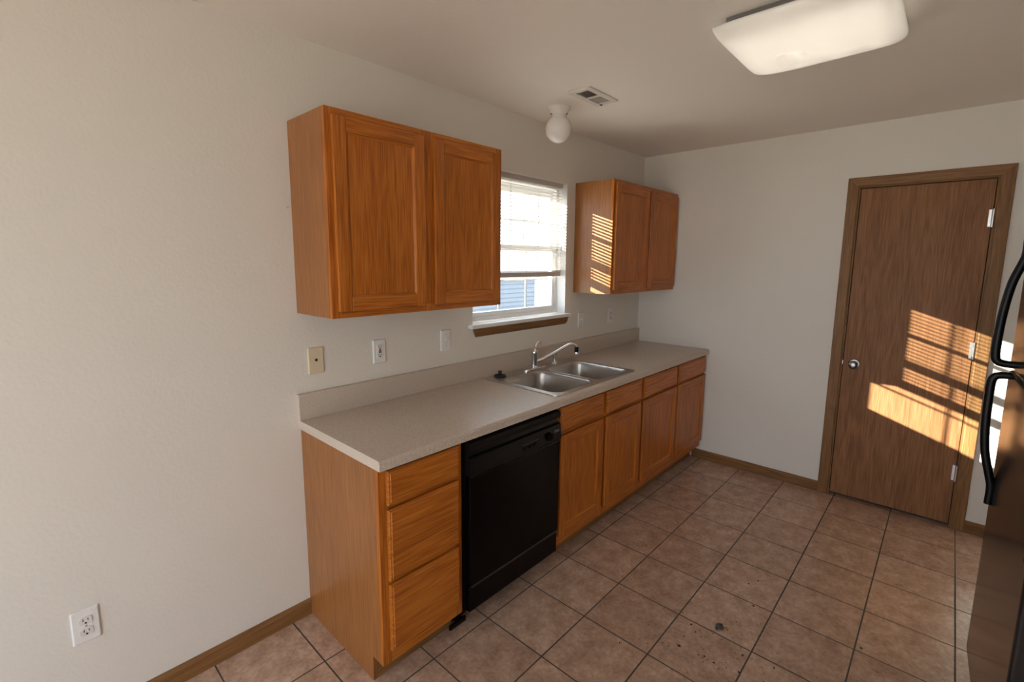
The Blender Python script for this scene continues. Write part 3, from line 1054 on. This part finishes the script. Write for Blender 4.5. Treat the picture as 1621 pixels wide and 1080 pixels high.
b = BM()
tube(b, [(0.531, 0.003, 1.803), (0.531, -0.012, 1.804)], 0.0018, 8)
lathe(b, [(0.004, -0.012), (0.004, -0.0135)], (0.531, 0, 1.804), 'y', 10)
tag(obj('wall_nail', b, NICKEL, None, (0.531, 0, 1.803)), 'tiny nail in the bare wall left of the wide upper cabinet', 'nail')

# ------------------------------------------------------------------ ceiling fixtures
gl = thing('globe_light', 'round white globe ceiling light above the window', 'ceiling light', (2.0, -0.25, H))
b = BM()
lathe(b, [(0.068, -0.0006), (0.068, -0.006), (0.060, -0.012), (0.050, -0.035), (0.046, -0.048)], (2.0, -0.25, H), 'z', 32)
hold = obj('lamp_holder', b, PORCELAIN, gl, smooth=35)
b = BM()
for k in range(3):
    a = math.radians(40 + 120 * k)
    d = Vector((math.cos(a), math.sin(a), 0))
    b = BM()
    tube(b, [Vector((2.0, -0.25, H - 0.042)) + d * 0.043, Vector((2.0, -0.25, H - 0.042)) + d * 0.055], 0.004, 8)
    obj('thumb_screw', b, KNOB, hold)
b = BM()
rg, zc = 0.0755, H - 0.119
prof = [(0.041, H - 0.0485 - zc), (0.041, H - 0.053 - zc)]
for i in range(1, 22):
    a = math.radians(57 - 147 * i / 21)
    prof.append((max(0.0008, rg * math.cos(a)), rg * math.sin(a)))
lathe(b, prof, (2.0, -0.25, zc), 'z', 40)
obj('globe', b, OPAL, gl, smooth=60, label='white opal glass globe')

vt = thing('ceiling_vent', 'small white ceiling air register beside the globe light', 'vent', (1.97, -0.5, H))
b = BM()
vx0, vx1, vy0, vy1 = 1.832, 2.112, -0.568, -0.431
w = 0.031
zt, zb = H - 0.0004, H - 0.007
xm = (vx0 + vx1) / 2
for q in ((vx0, vx1, vy0, vy0 + w), (vx0, vx1, vy1 - w, vy1), (vx0, vx0 + w, vy0 + w, vy1 - w), (vx1 - w, vx1, vy0 + w, vy1 - w), (xm - 0.007, xm + 0.007, vy0 + w, vy1 - w)):
    box(b, *q, zb, zt, 0.0015)
vf = obj('vent_frame', b, VENT_W, vt)
b = BM(); box(b, vx0 + 0.02, vx1 - 0.02, vy0 + 0.02, vy1 - 0.02, H - 0.0014, H - 0.0006)  # dark plate behind the louvers, duct shade put in as colour
obj('duct_shade', b, VENT_D, vt)
for a, c in ((vx0 + w, xm - 0.007), (xm + 0.007, vx1 - w)):
    b = BM()
    k = vy0 + w + 0.005
    while k < vy1 - w - 0.003:
        s = -0.004 if a < 1.9 else 0.0005
        prism(b, [(k - s, H - 0.0016), (k - s + 0.001, H - 0.0016), (k + s + 0.001, H - 0.0066), (k + s, H - 0.0066)], 'x', a, c)
        k += 0.0085
    obj('louvers', b, VENT_W, vt)
b = BM(); box(b, vx1 - 0.021, vx1 - 0.008, -0.475, -0.462, H - 0.012, H - 0.0065, 0.002)
obj('damper_lever', b, VENT_D, vt)

fl = thing('ceiling_lamp', 'large square puffed white ceiling lamp at the top right', 'ceiling light', (1.82, -1.527, H))
LX0, LX1, LY0, LY1 = 1.545, 2.095, -1.792, -1.262
ZRIM = H - 0.036
b = BM()
q0, q1, q2, q3 = LX0 + 0.045, LX1 - 0.045, LY0 + 0.045, LY1 - 0.045
box(b, q0, q1, q2, q3, H - 0.006, H - 0.0005)
box(b, q0, q0 + 0.004, q2, q3, ZRIM + 0.003, H - 0.006)
box(b, q1 - 0.004, q1, q2, q3, ZRIM + 0.003, H - 0.006)
box(b, q0 + 0.004, q1 - 0.004, q2, q2 + 0.004, ZRIM + 0.003, H - 0.006)
box(b, q0 + 0.004, q1 - 0.004, q3 - 0.004, q3, ZRIM + 0.003, H - 0.006)
# unseen flange closing the pan onto the diffuser's rim, added to stop light leaks
for r in ((LX0 + 0.012, q0, LY0 + 0.012, LY1 - 0.012), (q1, LX1 - 0.012, LY0 + 0.012, LY1 - 0.012), (q0, q1, LY0 + 0.012, q2), (q0, q1, q3, LY1 - 0.012)):
    box(b, *r, ZRIM + 0.0025, ZRIM + 0.004)
pan = obj('lamp_pan', b, VENT_W, fl)
b = BM()   # dark skin round the pan, shade under the ceiling put in as colour
for r in ((q0 - 0.0012, q0 - 0.0002, q2 - 0.0012, q3 + 0.0012), (q1 + 0.0002, q1 + 0.0012, q2 - 0.0012, q3 + 0.0012), (q0, q1, q2 - 0.0012, q2 - 0.0002), (q0, q1, q3 + 0.0002, q3 + 0.0012)):
    box(b, *r, ZRIM + 0.0045, H - 0.0008)
obj('pan_shade_skin', b, PAN_SHADE, pan, label='dark grey skin on the lamp pan, painted in for shade')
for yy in (-1.345, -1.466, -1.588, -1.709):
    b = BM(); tube(b, [(q0 + 0.012, yy, H - 0.019), (q1 - 0.012, yy, H - 0.019)], 0.009, 14)
    obj('fluorescent_tube', b, TUBE, fl, smooth=40)
b = BM()
nx, ny = 60, 54
cxl, cyl = (LX0 + LX1) / 2, (LY0 + LY1) / 2
grid = []
def edge_spread(t):          # more rows near the rim, where the diffuser turns up
    return math.copysign(1 - (1 - abs(t)) ** 1.6, t)
for i in range(nx + 1):
    row = []
    for j in range(ny + 1):
        u, v = edge_spread(-1 + 2 * i / nx), edge_spread(-1 + 2 * j / ny)
        uu = u * (1 - 0.030 * (abs(v) ** 7))
        vv = v * (1 - 0.030 * (abs(u) ** 7))
        dome = (1 - abs(u) ** 12) * (1 - abs(v) ** 12)
        z = ZRIM - 0.036 * max(0.0, dome) ** 0.5 - 0.018 * (1 - u * u) * (1 - v * v)
        z += 0.018 * math.exp(-((u - 0.35) ** 2 / 0.05 + (v - 0.30) ** 2 / 0.02) ** 2)       # dent in the acrylic
        z += 0.005 * math.sin(4.1 * u + 2.3 * v) * (1 - u ** 4) * (1 - v ** 4)
        row.append(b.verts.new((cxl + uu * (LX1 - LX0) / 2, cyl + vv * (LY1 - LY0) / 2, z)))
    grid.append(row)
for i in range(nx):
    for j in range(ny):
        b.faces.new((grid[i][j], grid[i + 1][j], grid[i + 1][j + 1], grid[i][j + 1]))
dif = obj('diffuser', b, DIFFUSER, fl, label='puffed translucent white acrylic diffuser')
dif.data.polygons.foreach_set('use_smooth', [True] * len(dif.data.polygons))
sm = dif.modifiers.new('shell', 'SOLIDIFY')
sm.thickness = 0.002
sm.offset = 1

# ------------------------------------------------------------------ crumbs on the floor
def blob(bm, c, r, squash=0.5, seed=0, sub=2, mi=0):
    rr = bmesh.ops.create_icosphere(bm, subdivisions=sub, radius=1.0)
    for v in rr['verts']:
        q = v.co.normalized()
        k = 1 + 0.55 * noise.noise(q * 1.7 + Vector((seed * 3.1, seed * 1.7, 0)))
        v.co = Vector((c[0] + q.x * r * k, c[1] + q.y * r * k, c[2] + (q.z * r * k * squash)))
    zmin = min(v.co.z for v in rr['verts'])
    for v in rr['verts']:
        v.co.z += -zmin + 0.0002
    for f in {f for v in rr['verts'] for f in v.link_faces}:
        f.material_index = mi
DIRT = plain('dark_dirt', (0.035, 0.022, 0.016), 0.9)
LEAFM = plain('dry_leaf', (0.42, 0.21, 0.06), 0.8)
DUST = plain('grey_lint', (0.06, 0.055, 0.055), 0.95)
PALE = plain('pale_crumb', (0.55, 0.50, 0.44), 0.9)
b = BM()
blob(b, (1.722, -1.400, 0), 0.014, 0.7, 3, 3)
blob(b, (1.712, -1.392, 0), 0.009, 0.6, 4, 3)
cl = obj('dried_debris_clump', b, DUST, None, (1.722, -1.400, 0))
tag(cl, 'little clump of grey lint and dry leaf on the floor tiles', 'debris')
b = BM()
vs = [b.verts.new(p) for p in ((1.728, -1.412, 0.001), (1.742, -1.404, 0.006), (1.752, -1.418, 0.002), (1.745, -1.431, 0.007), (1.730, -1.427, 0.003))]
vt2 = [b.verts.new(v.co + Vector((0, 0, 0.0008))) for v in vs]
b.faces.new(vs[::-1]); b.faces.new(vt2)
for i in range(5):
    b.faces.new((vs[i], vs[(i + 1) % 5], vt2[(i + 1) % 5], vt2[i]))
obj('dry_leaf', b, LEAFM, cl, label='curled brown leaf scrap')
b = BM()
rnd = random.Random(5)
spots = [(1.507, -1.31, .007), (1.519, -1.448, .005), (1.542, -1.537, .006), (1.659, -1.631, .004), (1.978, -1.466, .006), (2.188, -1.428, .005),
         (1.525, -1.408, .005), (2.13, -1.40, .005), (1.66, -1.30, .006), (1.63, -1.33, .004), (1.64, -1.52, .005), (1.56, -1.62, .004), (2.02, -1.87, .006), (1.35, -1.12, .004)]
for i, (x, y, r) in enumerate(spots):
    blob(b, (x, y, 0), r, 0.3, i + 10, 1, 0)
for i in range(70):
    x, y = rnd.gauss(1.60, 0.11), rnd.gauss(-1.44, 0.12)
    blob(b, (x, y, 0), rnd.uniform(0.0012, 0.0032), 0.4, i, 1, 1 if rnd.random() < 0.12 else 0)
for i in range(40):
    x, y = rnd.uniform(1.1, 2.6), rnd.uniform(-1.95, -0.8)
    blob(b, (x, y, 0), rnd.uniform(0.001, 0.0026), 0.4, i, 1, 0)
cr = obj('floor_crumbs', b, [DIRT, PALE])
tag(cr, 'scattered dark crumbs and dirt specks on the floor tiles', 'crumbs', None, 'stuff')

# ------------------------------------------------------------------ outdoors seen through the window
GROUND = plain('outdoor_ground', (0.42, 0.39, 0.34), 0.9)
b = BM()
vs = [b.verts.new(p) for p in ((-40, 0.2, -0.35), (60, 0.2, -0.35), (60, 60, -0.35), (-40, 60, -0.35))]
b.faces.new(vs)
vs = [b.verts.new(p) for p in ((-40, -20, -0.35), (XB - 0.15, -20, -0.35), (XB - 0.15, 0.2, -0.35), (-40, 0.2, -0.35))]
b.faces.new(vs)
struct('ground', b, GROUND, 'pale ground outside the window', 'ground')

def siding_mat():
    m, nt, bs = new_mat('blue_grey_lap_siding')
    bs.inputs['Base Color'].default_value = (0.25, 0.275, 0.315, 1)
    bs.inputs['Roughness'].default_value = 0.7
    return m
SIDING = siding_mat()
hs = thing('neighbor_house', 'blue-grey sided house outside seen through the lower window panes', 'house', (10.0, 9.0, -0.35))
b = BM()
HX0, HX1, HYF, HZT = 5.5, 13.0, 9.0, 1.02
z = -0.35
while z < HZT:
    prism(b, [(HYF, z), (HYF - 0.03, z), (HYF, z + 0.15)], 'x', HX0, HX1)
    z += 0.15
box(b, HX0, HX1, HYF, HYF + 7, -0.35, HZT)
obj('siding_wall', b, SIDING, hs)
b = BM()
box(b, HX1 - 0.02, HX1 + 0.14, HYF - 0.05, HYF + 0.1, -0.35, HZT, 0.005)
obj('corner_board', b, WHITE_TRIM, hs)
b = BM()
prism(b, [(HYF - 0.12, HZT), (HYF - 0.12, HZT + 0.10), (HYF + 7.3, HZT - 0.5), (HYF + 7.3, HZT - 0.6)], 'x', HX0 - 0.2, HX1 + 0.2)
obj('roof', b, WHITE_TRIM, hs)

for o in bpy.data.objects:
    if '_o' in o:
        del o['_o']
